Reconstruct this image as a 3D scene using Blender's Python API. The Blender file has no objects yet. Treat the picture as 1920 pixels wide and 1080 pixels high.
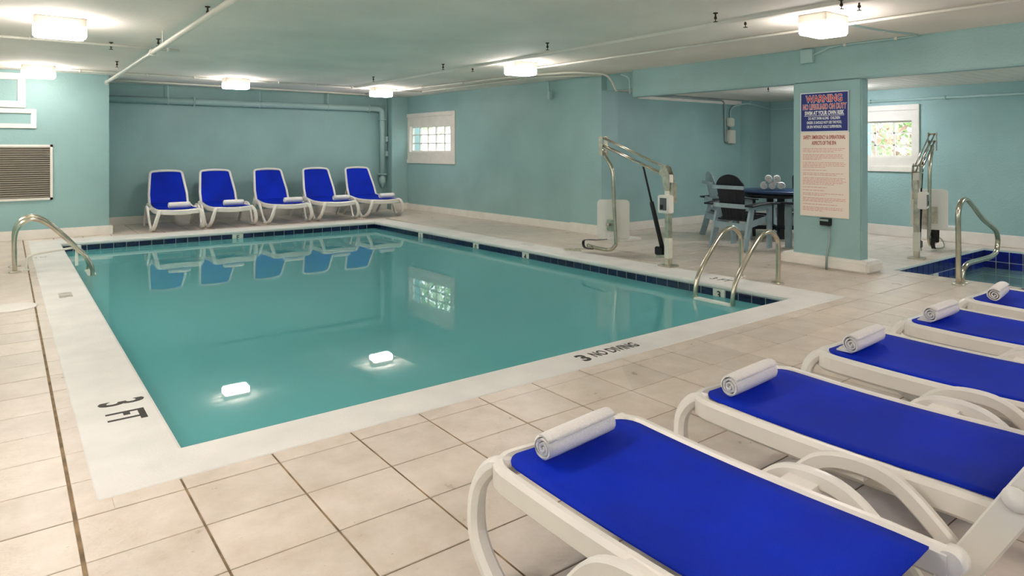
import bpy, bmesh, math, random
from mathutils import Vector, Matrix
R = math.radians
random.seed(7)
C = bpy.context.scene.collection
scn = bpy.context.scene

# ------------------------------------------------------------------ camera
YAW = 0.6485
EYE = 1.4
cam = bpy.data.cameras.new('camera'); camo = bpy.data.objects.new('camera', cam); C.objects.link(camo)
camo.location = (0, 0, EYE); camo.rotation_euler = (R(90), 0, -YAW)
cam.sensor_width = 36; cam.lens = 1253 / 1920 * 36; cam.shift_y = -(540 - 278.5) / 1920
cam.clip_start = 0.05; cam.clip_end = 200
scn.camera = camo
# ------------------------------------------------------------------ world / exposure
scn.view_settings.view_transform = 'Standard'; scn.view_settings.look = 'None'
scn.view_settings.gamma = 1; scn.view_settings.use_curve_mapping = False
scn.view_settings.exposure = 1.74
w = bpy.data.worlds.new('sky'); scn.world = w; w.use_nodes = True
bg = w.node_tree.nodes['Background']; bg.inputs[0].default_value = (0.86, 0.94, 1.0, 1); bg.inputs[1].default_value = 1.15
LAMP = 11.0          # emission of the ceiling lamp glass
LAMPB = 15.5         # unseen lamps, set brighter so the visible ones can stay dimmer
ANNEX = 18.0         # emission of the annex lamps

# ------------------------------------------------------------------ materials
def srgb(r, g, b):
    f = lambda c: ((c / 255 + .055) / 1.055) ** 2.4 if c > 10.3 else c / 255 / 12.92
    return (f(r), f(g), f(b), 1)
def mat(name, col, rough=.5, metal=0., var=.0, scale=8., bump=0., bscale=60., spec=.5, detail=4., col2=None, coat=0.):
    m = bpy.data.materials.new(name); m.use_nodes = True
    nt = m.node_tree; N = nt.nodes; L = nt.links; b = N['Principled BSDF']
    b.inputs['Base Color'].default_value = srgb(*col); b.inputs['Roughness'].default_value = rough
    b.inputs['Metallic'].default_value = metal; b.inputs['Specular IOR Level'].default_value = spec
    b.inputs['Coat Weight'].default_value = coat
    if var or col2 or bump:
        g = N.new('ShaderNodeNewGeometry')
    if var or col2:
        n = N.new('ShaderNodeTexNoise'); n.inputs['Scale'].default_value = scale; n.inputs['Detail'].default_value = detail
        L.new(g.outputs['Position'], n.inputs['Vector'])
        cr = N.new('ShaderNodeValToRGB'); cr.color_ramp.elements[0].position = .3; cr.color_ramp.elements[1].position = .7
        a = col2 if col2 else [max(0, c * (1 - var)) for c in col]; bb = col if col2 else [min(255, c * (1 + var)) for c in col]
        cr.color_ramp.elements[0].color = srgb(*a); cr.color_ramp.elements[1].color = srgb(*bb)
        L.new(n.outputs['Fac'], cr.inputs[0]); L.new(cr.outputs[0], b.inputs['Base Color'])
    if bump:
        n2 = N.new('ShaderNodeTexNoise'); n2.inputs['Scale'].default_value = bscale; n2.inputs['Detail'].default_value = 5
        L.new(g.outputs['Position'], n2.inputs['Vector'])
        bp = N.new('ShaderNodeBump'); bp.inputs['Strength'].default_value = bump; bp.inputs['Distance'].default_value = .01
        L.new(n2.outputs['Fac'], bp.inputs['Height']); L.new(bp.outputs[0], b.inputs['Normal'])
    return m
def emit(name, col, s):
    m = bpy.data.materials.new(name); m.use_nodes = True
    b = m.node_tree.nodes['Principled BSDF']; b.inputs['Base Color'].default_value = srgb(*col)
    b.inputs['Emission Color'].default_value = srgb(*col); b.inputs['Emission Strength'].default_value = s
    return m
M = {}
M['wall'] = mat('teal_wall_paint', (152, 186, 184), .42, var=.035, scale=1.3, bump=.35, bscale=45, spec=.4)
M['ceil'] = mat('ceiling_paint', (244, 236, 226), .8, var=.03, scale=1.1, bump=.25, bscale=25)
M['white'] = mat('white_trim_paint', (236, 230, 220), .45, var=.02, scale=6)
M['base'] = mat('baseboard_paint', (238, 232, 222), .5, var=.03, scale=4, bump=.2, bscale=20)
M['coping'] = mat('coping_paint', (232, 229, 223), .55, var=.03, scale=3, bump=.25, bscale=70)
M['grout'] = mat('brown_grout', (134, 112, 84), .9, var=.25, scale=9, bump=.4, bscale=90)
M['plastic'] = mat('white_resin', (242, 236, 227), .32, var=.01, scale=5)
M['blue'] = mat('blue_sling', (2, 42, 186), .6, spec=.15, var=.10, scale=2.2, bump=.35, bscale=420)
M['towel'] = mat('white_terry', (250, 245, 240), .95, var=.02, scale=120, bump=.45, bscale=260, spec=.1)
M['steel'] = mat('stainless_steel', (205, 196, 178), .2, 1., var=.06, scale=9)
M['steel_dull'] = mat('dull_steel', (196, 190, 174), .34, 1., var=.12, scale=14)
M['pipe'] = mat('teal_pipe_paint', (174, 203, 200), .35, spec=.5, bump=.1)
M['pipew'] = mat('white_pipe_paint', (226, 222, 210), .4)
M['black'] = mat('black_plastic', (14, 14, 15), .4)
M['navytile'] = mat('navy_glazed_tile', (9, 16, 62), .12, var=.25, scale=5, coat=.5)
M['spatile'] = mat('blue_glazed_tile', (20, 30, 112), .12, var=.3, scale=6, coat=.5)
M['tilegrout'] = mat('pale_grout', (205, 210, 205), .8)
M['numtile'] = mat('white_number_tile', (228, 228, 216), .2)
M['ink'] = mat('dark_lettering', (52, 46, 38), .6)
M['inkfade'] = mat('faded_lettering', (190, 183, 170), .6)
M['plaster'] = mat('pool_plaster', (176, 226, 222), .6, var=.05, scale=1)
M['spaplaster'] = mat('spa_plaster', (196, 214, 208), .6, var=.05, scale=2)
M['step'] = mat('white_step', (226, 232, 222), .4)
M['signblue'] = mat('sign_blue', (22, 36, 120), .35)
M['signwhite'] = mat('sign_cream', (243, 228, 212), .4)
M['red'] = mat('sign_red', (200, 30, 36), .5)
M['redthin'] = mat('sign_fine_print', (222, 160, 145), .5)
M['redhead'] = mat('sign_heading_red', (172, 40, 40), .5)
M['pure'] = mat('sign_white', (240, 240, 240), .5)
M['greyplastic'] = mat('grey_resin_board', (150, 172, 178), .5, var=.05, scale=10)
M['navyplastic'] = mat('dark_resin_board', (10, 13, 24), .45, var=.1, scale=10)
M['navytop'] = mat('navy_table_board', (28, 52, 92), .3)
M['lampmetal'] = mat('lamp_housing', (205, 200, 188), .5)
M['lamp'] = emit('lamp_glass', (255, 246, 241), LAMP)
M['lampb'] = emit('bright_lamp_glass', (255, 246, 242), LAMPB)
M['lamp2'] = emit('annex_lamp_glass', (246, 249, 255), ANNEX)
M['grille'] = mat('grille_metal', (205, 196, 182), .5)
M['dark'] = mat('dark_void', (96, 84, 74), .8)
M['brass'] = mat('sprinkler_brass', (70, 60, 45), .4, .8)
M['greyconduit'] = mat('grey_conduit', (150, 165, 160), .4, .3)
M['box'] = mat('cream_box', (226, 224, 208), .5)
M['screen'] = mat('grey_keypad', (96, 98, 100), .4)
M['leaf'] = mat('leaf_green', (140, 168, 108), .6, var=.3, scale=3)
M['leafp'] = mat('leaf_pale', (184, 196, 156), .6, var=.25, scale=3)
M['leafb'] = mat('leaf_brown', (182, 150, 128), .7, var=.25, scale=3)
M['bark'] = mat('bark', (70, 66, 62), .9)
M['concrete'] = mat('outdoor_concrete', (232, 230, 224), .9, var=.03, scale=1)
M['labelblue'] = mat('blue_sticker', (60, 130, 170), .5)

# floor tile: colour varies tile by tile and in soft stains
def tile_mat():
    m = bpy.data.materials.new('travertine_floor_tile'); m.use_nodes = True
    nt = m.node_tree; N = nt.nodes; L = nt.links; b = N['Principled BSDF']
    g = N.new('ShaderNodeNewGeometry')
    mp = N.new('ShaderNodeVectorMath'); mp.operation = 'SUBTRACT'; mp.inputs[1].default_value = (.21, 3.0, 0)
    L.new(g.outputs['Position'], mp.inputs[0])
    dv = N.new('ShaderNodeVectorMath'); dv.operation = 'DIVIDE'; dv.inputs[1].default_value = (.3825, .333, 1)
    L.new(mp.outputs[0], dv.inputs[0])
    fl = N.new('ShaderNodeVectorMath'); fl.operation = 'FLOOR'; L.new(dv.outputs[0], fl.inputs[0])
    wn = N.new('ShaderNodeTexWhiteNoise'); L.new(fl.outputs[0], wn.inputs['Vector'])
    n = N.new('ShaderNodeTexNoise'); n.inputs['Scale'].default_value = 5; n.inputs['Detail'].default_value = 8; n.inputs['Roughness'].default_value = .65
    L.new(g.outputs['Position'], n.inputs['Vector'])
    cr = N.new('ShaderNodeValToRGB'); e = cr.color_ramp.elements
    e[0].position = .3; e[0].color = srgb(208, 192, 175); e[1].position = .72; e[1].color = srgb(233, 220, 207)
    L.new(n.outputs['Fac'], cr.inputs[0])
    hs = N.new('ShaderNodeHueSaturation'); mr = N.new('ShaderNodeMapRange'); mr.inputs[3].default_value = .93; mr.inputs[4].default_value = 1.05
    L.new(wn.outputs['Value'], mr.inputs[0]); L.new(mr.outputs[0], hs.inputs['Value']); L.new(cr.outputs[0], hs.inputs['Color'])
    # small dark pits
    v = N.new('ShaderNodeTexNoise'); v.inputs['Scale'].default_value = 38; v.inputs['Detail'].default_value = 6
    st = N.new('ShaderNodeVectorMath'); st.operation = 'MULTIPLY'; st.inputs[1].default_value = (1, 2.2, 1)
    L.new(g.outputs['Position'], st.inputs[0]); L.new(st.outputs[0], v.inputs['Vector'])
    r2 = N.new('ShaderNodeValToRGB'); r2.color_ramp.elements[0].position = .70; r2.color_ramp.elements[1].position = .76
    r2.color_ramp.elements[0].color = (0, 0, 0, 1); r2.color_ramp.elements[1].color = (1, 1, 1, 1)
    L.new(v.outputs['Fac'], r2.inputs[0])
    mx = N.new('ShaderNodeMix'); mx.data_type = 'RGBA'; L.new(r2.outputs[0], mx.inputs[0]); L.new(hs.outputs[0], mx.inputs[6])
    mx.inputs[7].default_value = srgb(158, 138, 112)
    L.new(mx.outputs[2], b.inputs['Base Color'])
    b.inputs['Roughness'].default_value = .27; b.inputs['Specular IOR Level'].default_value = .5
    rr = N.new('ShaderNodeMapRange'); rr.inputs[3].default_value = .2; rr.inputs[4].default_value = .42
    L.new(n.outputs['Fac'], rr.inputs[0]); L.new(rr.outputs[0], b.inputs['Roughness'])
    bp = N.new('ShaderNodeBump'); bp.inputs['Strength'].default_value = .35; bp.inputs['Distance'].default_value = .006
    L.new(v.outputs['Fac'], bp.inputs['Height']); L.new(bp.outputs[0], b.inputs['Normal'])
    return m
M['tile'] = tile_mat()
def water_mat(name, tint, body, fac):
    m = bpy.data.materials.new(name); m.use_nodes = True
    nt = m.node_tree; N = nt.nodes; L = nt.links; N.remove(N['Principled BSDF']); out = N['Material Output']
    tr = N.new('ShaderNodeBsdfTransparent'); tr.inputs[0].default_value = srgb(*tint)
    di = N.new('ShaderNodeBsdfDiffuse'); di.inputs[0].default_value = srgb(*body)
    gl = N.new('ShaderNodeBsdfGlossy'); gl.inputs['Roughness'].default_value = .012
    m1 = N.new('ShaderNodeMixShader'); m1.inputs[0].default_value = fac
    L.new(tr.outputs[0], m1.inputs[1]); L.new(di.outputs[0], m1.inputs[2])
    fr = N.new('ShaderNodeFresnel'); fr.inputs[0].default_value = 1.36
    m2 = N.new('ShaderNodeMixShader'); L.new(fr.outputs[0], m2.inputs[0]); L.new(m1.outputs[0], m2.inputs[1]); L.new(gl.outputs[0], m2.inputs[2])
    g = N.new('ShaderNodeNewGeometry'); n = N.new('ShaderNodeTexNoise'); n.inputs['Scale'].default_value = 2.6; n.inputs['Detail'].default_value = 2
    L.new(g.outputs['Position'], n.inputs['Vector'])
    bp = N.new('ShaderNodeBump'); bp.inputs['Strength'].default_value = .016; bp.inputs['Distance'].default_value = .02
    L.new(n.outputs['Fac'], bp.inputs['Height']); L.new(bp.outputs[0], gl.inputs['Normal'])
    L.new(m2.outputs[0], out.inputs[0]); return m
M['water'] = water_mat('pool_water', (210, 240, 238), (120, 210, 212), .6)
M['spawater'] = water_mat('spa_water', (226, 240, 236), (150, 190, 184), .42)
def glass_mat():
    m = bpy.data.materials.new('window_glass'); m.use_nodes = True
    nt = m.node_tree; N = nt.nodes; L = nt.links; N.remove(N['Principled BSDF']); out = N['Material Output']
    tr = N.new('ShaderNodeBsdfTransparent'); gl = N.new('ShaderNodeBsdfGlossy'); gl.inputs['Roughness'].default_value = .02
    lw = N.new('ShaderNodeLayerWeight'); lw.inputs[0].default_value = .5
    fr = N.new('ShaderNodeMath'); fr.operation = 'POWER'; fr.inputs[1].default_value = 5; L.new(lw.outputs['Facing'], fr.inputs[0])
    mx = N.new('ShaderNodeMixShader'); L.new(fr.outputs[0], mx.inputs[0]); L.new(tr.outputs[0], mx.inputs[1]); L.new(gl.outputs[0], mx.inputs[2])
    L.new(mx.outputs[0], out.inputs[0]); return m
M['glass'] = glass_mat()

# ------------------------------------------------------------------ mesh helpers
class MB:
    def __init__(s): s.v = []; s.f = []; s.sm = []
    def quad(s, a, b, c, d, smooth=False):
        i = len(s.v); s.v += [Vector(a), Vector(b), Vector(c), Vector(d)]; s.f.append((i, i+1, i+2, i+3)); s.sm.append(smooth); return s
    def box(s, x0, x1, y0, y1, z0, z1, T=None):
        P = [(x0,y0,z0),(x1,y0,z0),(x1,y1,z0),(x0,y1,z0),(x0,y0,z1),(x1,y0,z1),(x1,y1,z1),(x0,y1,z1)]
        i = len(s.v); s.v += [(T @ Vector(p)) if T else Vector(p) for p in P]
        for q in ((0,3,2,1),(4,5,6,7),(0,1,5,4),(1,2,6,5),(2,3,7,6),(3,0,4,7)): s.f.append(tuple(i+k for k in q)); s.sm.append(False)
        return s
    def bar(s, a, b, w_, h_, up=(0,0,1)):          # box from a to b, w across, h along up
        a = Vector(a); b = Vector(b); t = (b-a).normalized(); sd = t.cross(Vector(up)).normalized(); u = sd.cross(t)
        T = Matrix((( *sd, ), ( *t, ), ( *u, ))).transposed().to_4x4(); T.translation = a
        return s.box(-w_/2, w_/2, 0, (b-a).length, -h_/2, h_/2, T)
    def prism(s, poly, z0, z1, T=None):            # poly: list of (x,y)
        n = len(poly); i = len(s.v)
        for z in (z0, z1):
            for p in poly:
                q = Vector((p[0], p[1], z)); s.v.append(T @ q if T else q)
        s.f.append(tuple(range(i+n-1, i-1, -1))); s.sm.append(False)
        s.f.append(tuple(range(i+n, i+2*n))); s.sm.append(False)
        for k in range(n):
            k2 = (k+1) % n; s.f.append((i+k, i+k2, i+n+k2, i+n+k)); s.sm.append(False)
        return s
    def ring(s, rings, closed=False, cap=True, smooth=True):
        n = len(rings[0]); i = len(s.v)
        for r_ in rings: s.v += [Vector(p) for p in r_]
        m = len(rings); rng = range(m if closed else m-1)
        for a in rng:
            b = (a+1) % m
            for k in range(n):
                k2 = (k+1) % n
                s.f.append((i+a*n+k, i+a*n+k2, i+b*n+k2, i+b*n+k)); s.sm.append(smooth)
        if cap and not closed:
            s.f.append(tuple(i+k for k in range(n-1, -1, -1))); s.sm.append(False)
            s.f.append(tuple(i+(m-1)*n+k for k in range(n))); s.sm.append(False)
        return s
    def tube(s, path, r, n=10, closed=False):
        P = [Vector(p) for p in path]; m = len(P); rings = []; ref = None
        rad = r if isinstance(r, (list, tuple)) else [r]*m
        for i in range(m):
            if closed: t = (P[(i+1) % m] - P[i-1]).normalized()
            else: t = (P[min(i+1, m-1)] - P[max(i-1, 0)]).normalized()
            if ref is None:
                ref = Vector((0,0,1)) if abs(t.z) < .9 else Vector((1,0,0))
                ref = (ref - t*ref.dot(t)).normalized()
            else: ref = (ref - t*ref.dot(t)).normalized()
            b = t.cross(ref)
            rings.append([P[i] + (ref*math.cos(a) + b*math.sin(a))*rad[i] for a in [2*math.pi*k/n for k in range(n)]])
        return s.ring(rings, closed=closed)
    def sweep(s, path, w_, h_, side=None, up=None, closed=False, bev=.2):   # rounded-rect profile; w along side, h along other
        P = [Vector(p) for p in path]; m = len(P); rings = []
        for i in range(m):
            if closed: t = (P[(i+1) % m] - P[i-1]).normalized()
            else: t = (P[min(i+1, m-1)] - P[max(i-1, 0)]).normalized()
            if side is not None:
                sd = Vector(side); sd = (sd - t*sd.dot(t)).normalized(); u = sd.cross(t)
            else:
                u = Vector(up or (0,0,1)); u = (u - t*u.dot(t)).normalized(); sd = t.cross(u)
            ww = w_[i] if isinstance(w_, (list, tuple)) else w_; hh = h_[i] if isinstance(h_, (list, tuple)) else h_
            c = min(ww, hh)*bev; a, b = ww/2, hh/2
            pr = [(-a+c,-b),(a-c,-b),(a,-b+c),(a,b-c),(a-c,b),(-a+c,b),(-a,b-c),(-a,-b+c)]
            rings.append([P[i] + sd*x + u*y for x, y in pr])
        return s.ring(rings, closed=closed, smooth=False)
    def lathe(s, prof, T, n=16):                   # prof (r,z) around local z
        rings = [[T @ Vector((r*math.cos(2*math.pi*k/n), r*math.sin(2*math.pi*k/n), z)) for k in range(n)] for r, z in prof]
        return s.ring(rings)
    def mesh(s, name):
        me = bpy.data.meshes.new(name); me.from_pydata([tuple(v) for v in s.v], [], s.f)
        me.polygons.foreach_set('use_smooth', s.sm); me.update()
        bm = bmesh.new(); bm.from_mesh(me); bmesh.ops.recalc_face_normals(bm, faces=bm.faces); bm.to_mesh(me); bm.free()
        return me
    def build(s, name, m, parent=None, bevel=0.):
        if name == 'water':
            me = bpy.data.meshes.new(name); me.from_pydata([tuple(v) for v in s.v], [], s.f); me.update()
        else: me = s.mesh(name)
        if bevel:
            bm = bmesh.new(); bm.from_mesh(me)
            bmesh.ops.bevel(bm, geom=[e for e in bm.edges if e.is_manifold and e.calc_face_angle(0) > .5], offset=bevel, segments=2, affect='EDGES', clamp_overlap=True)
            bm.to_mesh(me); bm.free()
        me.materials.append(m); o = bpy.data.objects.new(name, me); C.objects.link(o)
        if parent: o.parent = parent
        return o
def tag(o, label=None, cat=None, group=None, kind=None):
    if label: o['label'] = label
    if cat: o['category'] = cat
    if group: o['group'] = group
    if kind: o['kind'] = kind
    return o
def empty(name, loc, rz, label, cat, group=None):
    o = bpy.data.objects.new(name, None); C.objects.link(o); o.location = loc; o.rotation_euler = (0,0,rz); o.empty_display_size = .1
    return tag(o, label, cat, group)
def copy_tree(o, parent=None):
    c = o.copy(); C.objects.link(c)
    if parent: c.parent = parent
    for ch in [x for x in bpy.data.objects if x.parent == o]: copy_tree(ch, c)
    return c
def spline(pts, k=6):                              # Catmull-Rom
    P = [Vector(p) for p in pts]; P = [P[0]*2-P[1]] + P + [P[-1]*2-P[-2]]; out = []
    for i in range(1, len(P)-2):
        a, b, c, d = P[i-1:i+3]
        for j in range(k):
            t = j/k; out.append(.5*((2*b) + (c-a)*t + (2*a-5*b+4*c-d)*t*t + (-a+3*b-3*c+d)*t**3))
    out.append(P[-2]); return out
def fillet(pts, r, k=5):                           # polyline with rounded corners
    P = [Vector(p) for p in pts]; out = [P[0]]
    for i in range(1, len(P)-1):
        a, b, c = P[i-1:i+2]; rr = min(r, (a-b).length*.48, (c-b).length*.48)
        p = b + (a-b).normalized()*rr; q = b + (c-b).normalized()*rr
        for j in range(k+1):
            t = j/k; out.append((1-t)**2*p + 2*t*(1-t)*b + t*t*q)
    out.append(P[-1]); return out
def text(body, size, origin, right, up, m, parent, name='lettering', align='CENTER', xs=1., bold=.0, thick=.0008, gap=1.):
    cu = bpy.data.curves.new('t', 'FONT'); cu.body = body; cu.size = size; cu.align_x = align; cu.offset = bold; cu.extrude = thick; cu.space_character = gap
    cu.resolution_u = 3
    to = bpy.data.objects.new('t', cu); C.objects.link(to); dg = bpy.context.evaluated_depsgraph_get()
    me = bpy.data.meshes.new_from_object(to.evaluated_get(dg)); bpy.data.objects.remove(to); bpy.data.curves.remove(cu)
    r_ = Vector(right).normalized(); u = Vector(up).normalized(); n = r_.cross(u)
    T = Matrix(((r_.x, u.x, n.x, 0), (r_.y, u.y, n.y, 0), (r_.z, u.z, n.z, 0), (0,0,0,1))); T.translation = Vector(origin)
    me.transform(T @ Matrix.Diagonal((xs, 1, 1, 1))); me.materials.clear(); me.materials.append(m)
    o = bpy.data.objects.new(name, me); C.objects.link(o)
    if parent: o.parent = parent
    return o
def pix(x, y, z):                                  # projection, used only to rank tiles by their size in view
    c, s = math.cos(YAW), math.sin(YAW); d = x*s + y*c; l = x*c - y*s
    return 960 + 1253*l/max(d, .01), 278.5 + 1253*(EYE-z)/max(d, .01), d

# ------------------------------------------------------------------ room dimensions
CZ = 2.60           # main ceiling
AZ = 2.35           # annex ceiling
XMIN, YMIN = -2.2, -2.6
XB = 7.68           # beam and pillar plane
XS = 11.35          # spa far wall
XA = 12.45          # alcove far wall
YL = 12.70          # left wall face
YR = 14.15          # recess wall
YA = 7.90           # alcove wall
def struct(o, label=None): o['kind'] = 'structure'; return o
def skewx(y): return 7.45 + (14.15 - y) * (7.72 - 7.45) / (14.15 - 8.37)      # long right-hand wall

# walls
struct(MB().box(XMIN-.2, 1.35, YL, YR+.2, -.05, CZ+.05).build('wall_front_left', M['wall']))
struct(MB().box(1.35, 8.0, YR, YR+.2, -.05, CZ+.05).build('wall_back', M['wall']))
struct(MB().box(XMIN-.2, XMIN, YMIN-.2, YL, -.05, CZ+.05).build('wall_left', M['wall']))
struct(MB().box(XMIN-.2, XA+.2, YMIN-.2, YMIN, -.05, CZ+.05).build('wall_near', M['wall']))
# long right wall with window opening
wy0, wy1, wz0, wz1 = 12.08, 14.02, 1.20, 2.06
def skewbox(mb, y0, y1, z0, z1, t0=0., t1=.22):
    a0, a1 = skewx(y0), skewx(y1)
    P = [(a0+t0,y0),(a0+t1,y0),(a1+t1,y1),(a1+t0,y1)]
    return mb.prism(P, z0, z1)
m_ = MB(); skewbox(m_, 8.37, wy0, -.05, CZ+.05); skewbox(m_, wy1, 14.2, -.05, CZ+.05); skewbox(m_, wy0, wy1, -.05, wz0); skewbox(m_, wy0, wy1, wz1, CZ+.05)
struct(m_.build('wall_right', M['wall']))
struct(MB().box(7.05, 7.46, 13.86, YR, 0, CZ).build('wall_corner_pier', M['wall']))
struct(MB().box(XB, 8.06, 7.74, 8.45, -.02, CZ+.02).build('wall_column', M['wall']))
# alcove and spa room walls
struct(MB().box(8.06, XA+.2, YA, YA+.2, -.05, CZ+.05).build('wall_alcove', M['wall']))
struct(MB().box(11.72, XA+.05, 7.68, YA, -.02, AZ+.01).build('wall_alcove_pier', M['wall']))
struct(MB().box(XA, XA+.2, 6.0, YA, -.05, CZ+.05).build('wall_alcove_end', M['wall']))
vy0, vy1, vz0, vz1 = 4.56, 5.78, 1.22, 1.88
m_ = MB().box(XS, XS+.22, YMIN, vy0, -.05, CZ+.05).box(XS, XA+.2, vy1, 6.0, -.05, CZ+.05).box(XS, XS+.22, vy0, vy1, -.05, vz0).box(XS, XS+.22, vy0, vy1, vz1, CZ+.05)
struct(m_.build('wall_spa', M['wall']))
# beam with pillar
struct(MB().box(XB, XB+.16, YMIN, 7.08, 2.19, CZ+.02).build('wall_beam', M['wall'], bevel=.012))
struct(MB().box(XB, XB+.16, 3.62, 4.44, -.02, 2.195).build('wall_pillar', M['wall'], bevel=.012))
struct(MB().box(XB+.12, XB+.18, 7.08, 7.75, AZ-.01, CZ+.02).box(XB+.18, XA, 7.7, YA, AZ+.016, CZ).build('wall_beam_infill', M['wall']))
# ceilings
struct(MB().box(XMIN-.2, 7.86, YMIN-.2, 14.4, CZ, CZ+.15).build('ceiling', M['ceil']))
ac = struct(MB().box(XB+.16, XA+.2, YMIN-.2, YA+.2, AZ+.015, CZ+.1).build('ceiling_annex', M['white']))
y = YMIN; pm = MB().box(XB+.165, XA, .004, .146, AZ, AZ+.02).mesh('plank'); 
bm = bmesh.new(); bm.from_mesh(pm); bmesh.ops.bevel(bm, geom=bm.edges[:], offset=.004, segments=1, affect='EDGES'); bm.to_mesh(pm); bm.free(); pm.materials.append(M['white'])
while y < YA-.15:
    o = bpy.data.objects.new('plank', pm); C.objects.link(o); o.parent = ac; o.location = (0, y, 0); y += .15
# baseboards
def skirt(name, x0, x1, y0, y1, h=.145): struct(MB().box(x0, x1, y0, y1, -.005, h).build(name, M['base'], bevel=.008))
skirt('baseboard_front_left', XMIN, 1.40, YL-.045, YL)
skirt('baseboard_return', 1.35, 1.40, YL, YR)
skirt('baseboard_back', 1.40, 7.06, YR-.05, YR)
skirt('baseboard_pier', 7.03, 7.47, 13.81, 13.86)
m_ = MB(); skewbox(m_, 8.45, 13.84, -.005, .13, -.055, .01); struct(m_.build('baseboard_right', M['base'], bevel=.006))
m_ = MB().box(XB-.05, XB, 7.69, 8.45, -.005, .15).box(XB-.05, 8.10, 7.69, 7.74, -.005, .15); struct(m_.build('baseboard_column', M['base']))
skirt('baseboard_alcove', 8.06, XA, YA-.05, YA)
skirt('baseboard_alcove_pier', 11.67, XA, 7.63, 7.68)
skirt('baseboard_alcove_end', XA-.05, XA, 6.0, 7.68)
skirt('baseboard_spa', XS-.05, XS, YMIN, 6.0, .17)
skirt('baseboard_spa_return', XS, XA, 6.0, 6.05)
struct(MB().prism([(XB-.1,3.50),(XB+.28,3.50),(XB+.28,4.56),(XB-.1,4.56)], -.005, .14).build('baseboard_pillar', M['base'], bevel=.03))
struct(MB().box(8.7, 11.72, YA-.03, YA, AZ-.085, AZ).build('trim_1', M['white']))

# ------------------------------------------------------------------ windows
def window(name, X0, Y0, Y1, Z0, Z1, oy0, oy1, oz0, oz1, nc, nr, sk):
    # casing Y0..Y1 x Z0..Z1 on the wall, glass opening oy/oz
    root = struct(MB().box(0, .001, 0, .001, 0, .001).build(name, M['white'])) if False else None
    fx = (lambda y: skewx(y)) if sk else (lambda y: X0)
    def bx(mb, a, b, c, d, t0, t1):
        return mb.prism([(fx(a)+t0,a),(fx(a)+t1,a),(fx(b)+t1,b),(fx(b)+t0,b)], c, d)
    m_ = MB(); t = .085
    bx(m_, Y0, Y1, Z1-t, Z1, -.03, .0); bx(m_, Y0, Y1, Z0, Z0+t, -.03, .0); bx(m_, Y0, Y0+t, Z0+t, Z1-t, -.03, .0); bx(m_, Y1-t, Y1, Z0+t, Z1-t, -.03, .0)
    root = struct(m_.build(name, M['white'], bevel=.004))
    m_ = MB(); bx(m_, Y0+t, Y1-t, Z0+t, oz0, -.008, .05); bx(m_, Y0+t, Y1-t, oz1, Z1-t, -.008, .05); bx(m_, Y0+t, oy0, oz0, oz1, -.008, .05); bx(m_, oy1, Y1-t, oz0, oz1, -.008, .05)
    m_.build('reveal_panel', M['white'], root)
    m_ = MB(); e = .03
    bx(m_, oy0, oy1, oz0, oz0+e, .06, .11); bx(m_, oy0, oy1, oz1-e, oz1, .06, .11); bx(m_, oy0, oy0+e, oz0, oz1, .06, .11); bx(m_, oy1-e, oy1, oz0, oz1, .06, .11)
    m_.build('sash', M['white'], root)
    for i in range(1, nc):
        yy = oy0 + (oy1-oy0)*i/nc; bx(MB(), yy-.011, yy+.011, oz0+e, oz1-e, .065, .1).build('muntin', M['white'], root)
    for i in range(1, nr):
        zz = oz0 + (oz1-oz0)*i/nr; bx(MB(), oy0+e, oy1-e, zz-.011, zz+.011, .065, .1).build('muntin', M['white'], root)
    for i in range(nc):
        for j in range(nr):
            a = oy0+(oy1-oy0)*i/nc; b = oy0+(oy1-oy0)*(i+1)/nc; c = oz0+(oz1-oz0)*j/nr; d = oz0+(oz1-oz0)*(j+1)/nr
            bx(MB(), a+.011, b-.011, c+.011, d-.011, .078, .083).build('pane', M['glass'], root)
window('window_1', 0, 11.93, 14.04, 1.065, 2.20, 12.12, 13.78, 1.325, 1.905, 5, 3, True)
window('window_2', XS, 4.46, 5.86, 1.03, 2.095, 4.575, 5.745, 1.26, 1.845, 4, 3, False)

# ------------------------------------------------------------------ pool geometry
NL, NR, FR, FL = (.66, 3.43), (5.87, 3.405), (5.63, 11.79), (.65, 11.88)
oNL, oNR, oFR, oFL = (.29, 3.11), (6.32, 3.12), (6.02, 12.13), (.27, 12.42)
WZ = -.125
SP = (8.15, 10.95, -1.0, 3.485)      # spa x0,x1,y0,y1
SZ = -.26
pool = empty('swimming_pool', (3.2, 7.6, 0), 0, 'large rectangular indoor swimming pool with white coping and navy tile band', 'pool')
def pm_build(mb, name, m, bevel=0., parent=pool, base=(3.2, 7.6, 0)):
    for v in mb.v: v -= Vector(base)
    return mb.build(name, m, parent, bevel)
D = -1.15
# basin: floor and four walls (walls start below coping)
m_ = MB(); q = lambda p, z: (p[0], p[1], z)
e = .02
bNL, bNR, bFR, bFL = (NL[0]-e, NL[1]-e), (NR[0]+e, NR[1]-e), (FR[0]+e, FR[1]+e), (FL[0]-e, FL[1]+e)
m_.quad(q(bNL, D), q(bNR, D), q(bFR, D), q(bFL, D))
for a, b in ((bNL, bNR), (bNR, bFR), (bFR, bFL), (bFL, bNL)): m_.quad(q(a, D), q(b, D), q(b, -.03), q(a, -.03))
pm_build(m_, 'basin', M['plaster'])
m_ = MB().quad(q(bNL, WZ), q(bNR, WZ), q(bFR, WZ), q(bFL, WZ)); pm_build(m_, 'water', M['water'])
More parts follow.
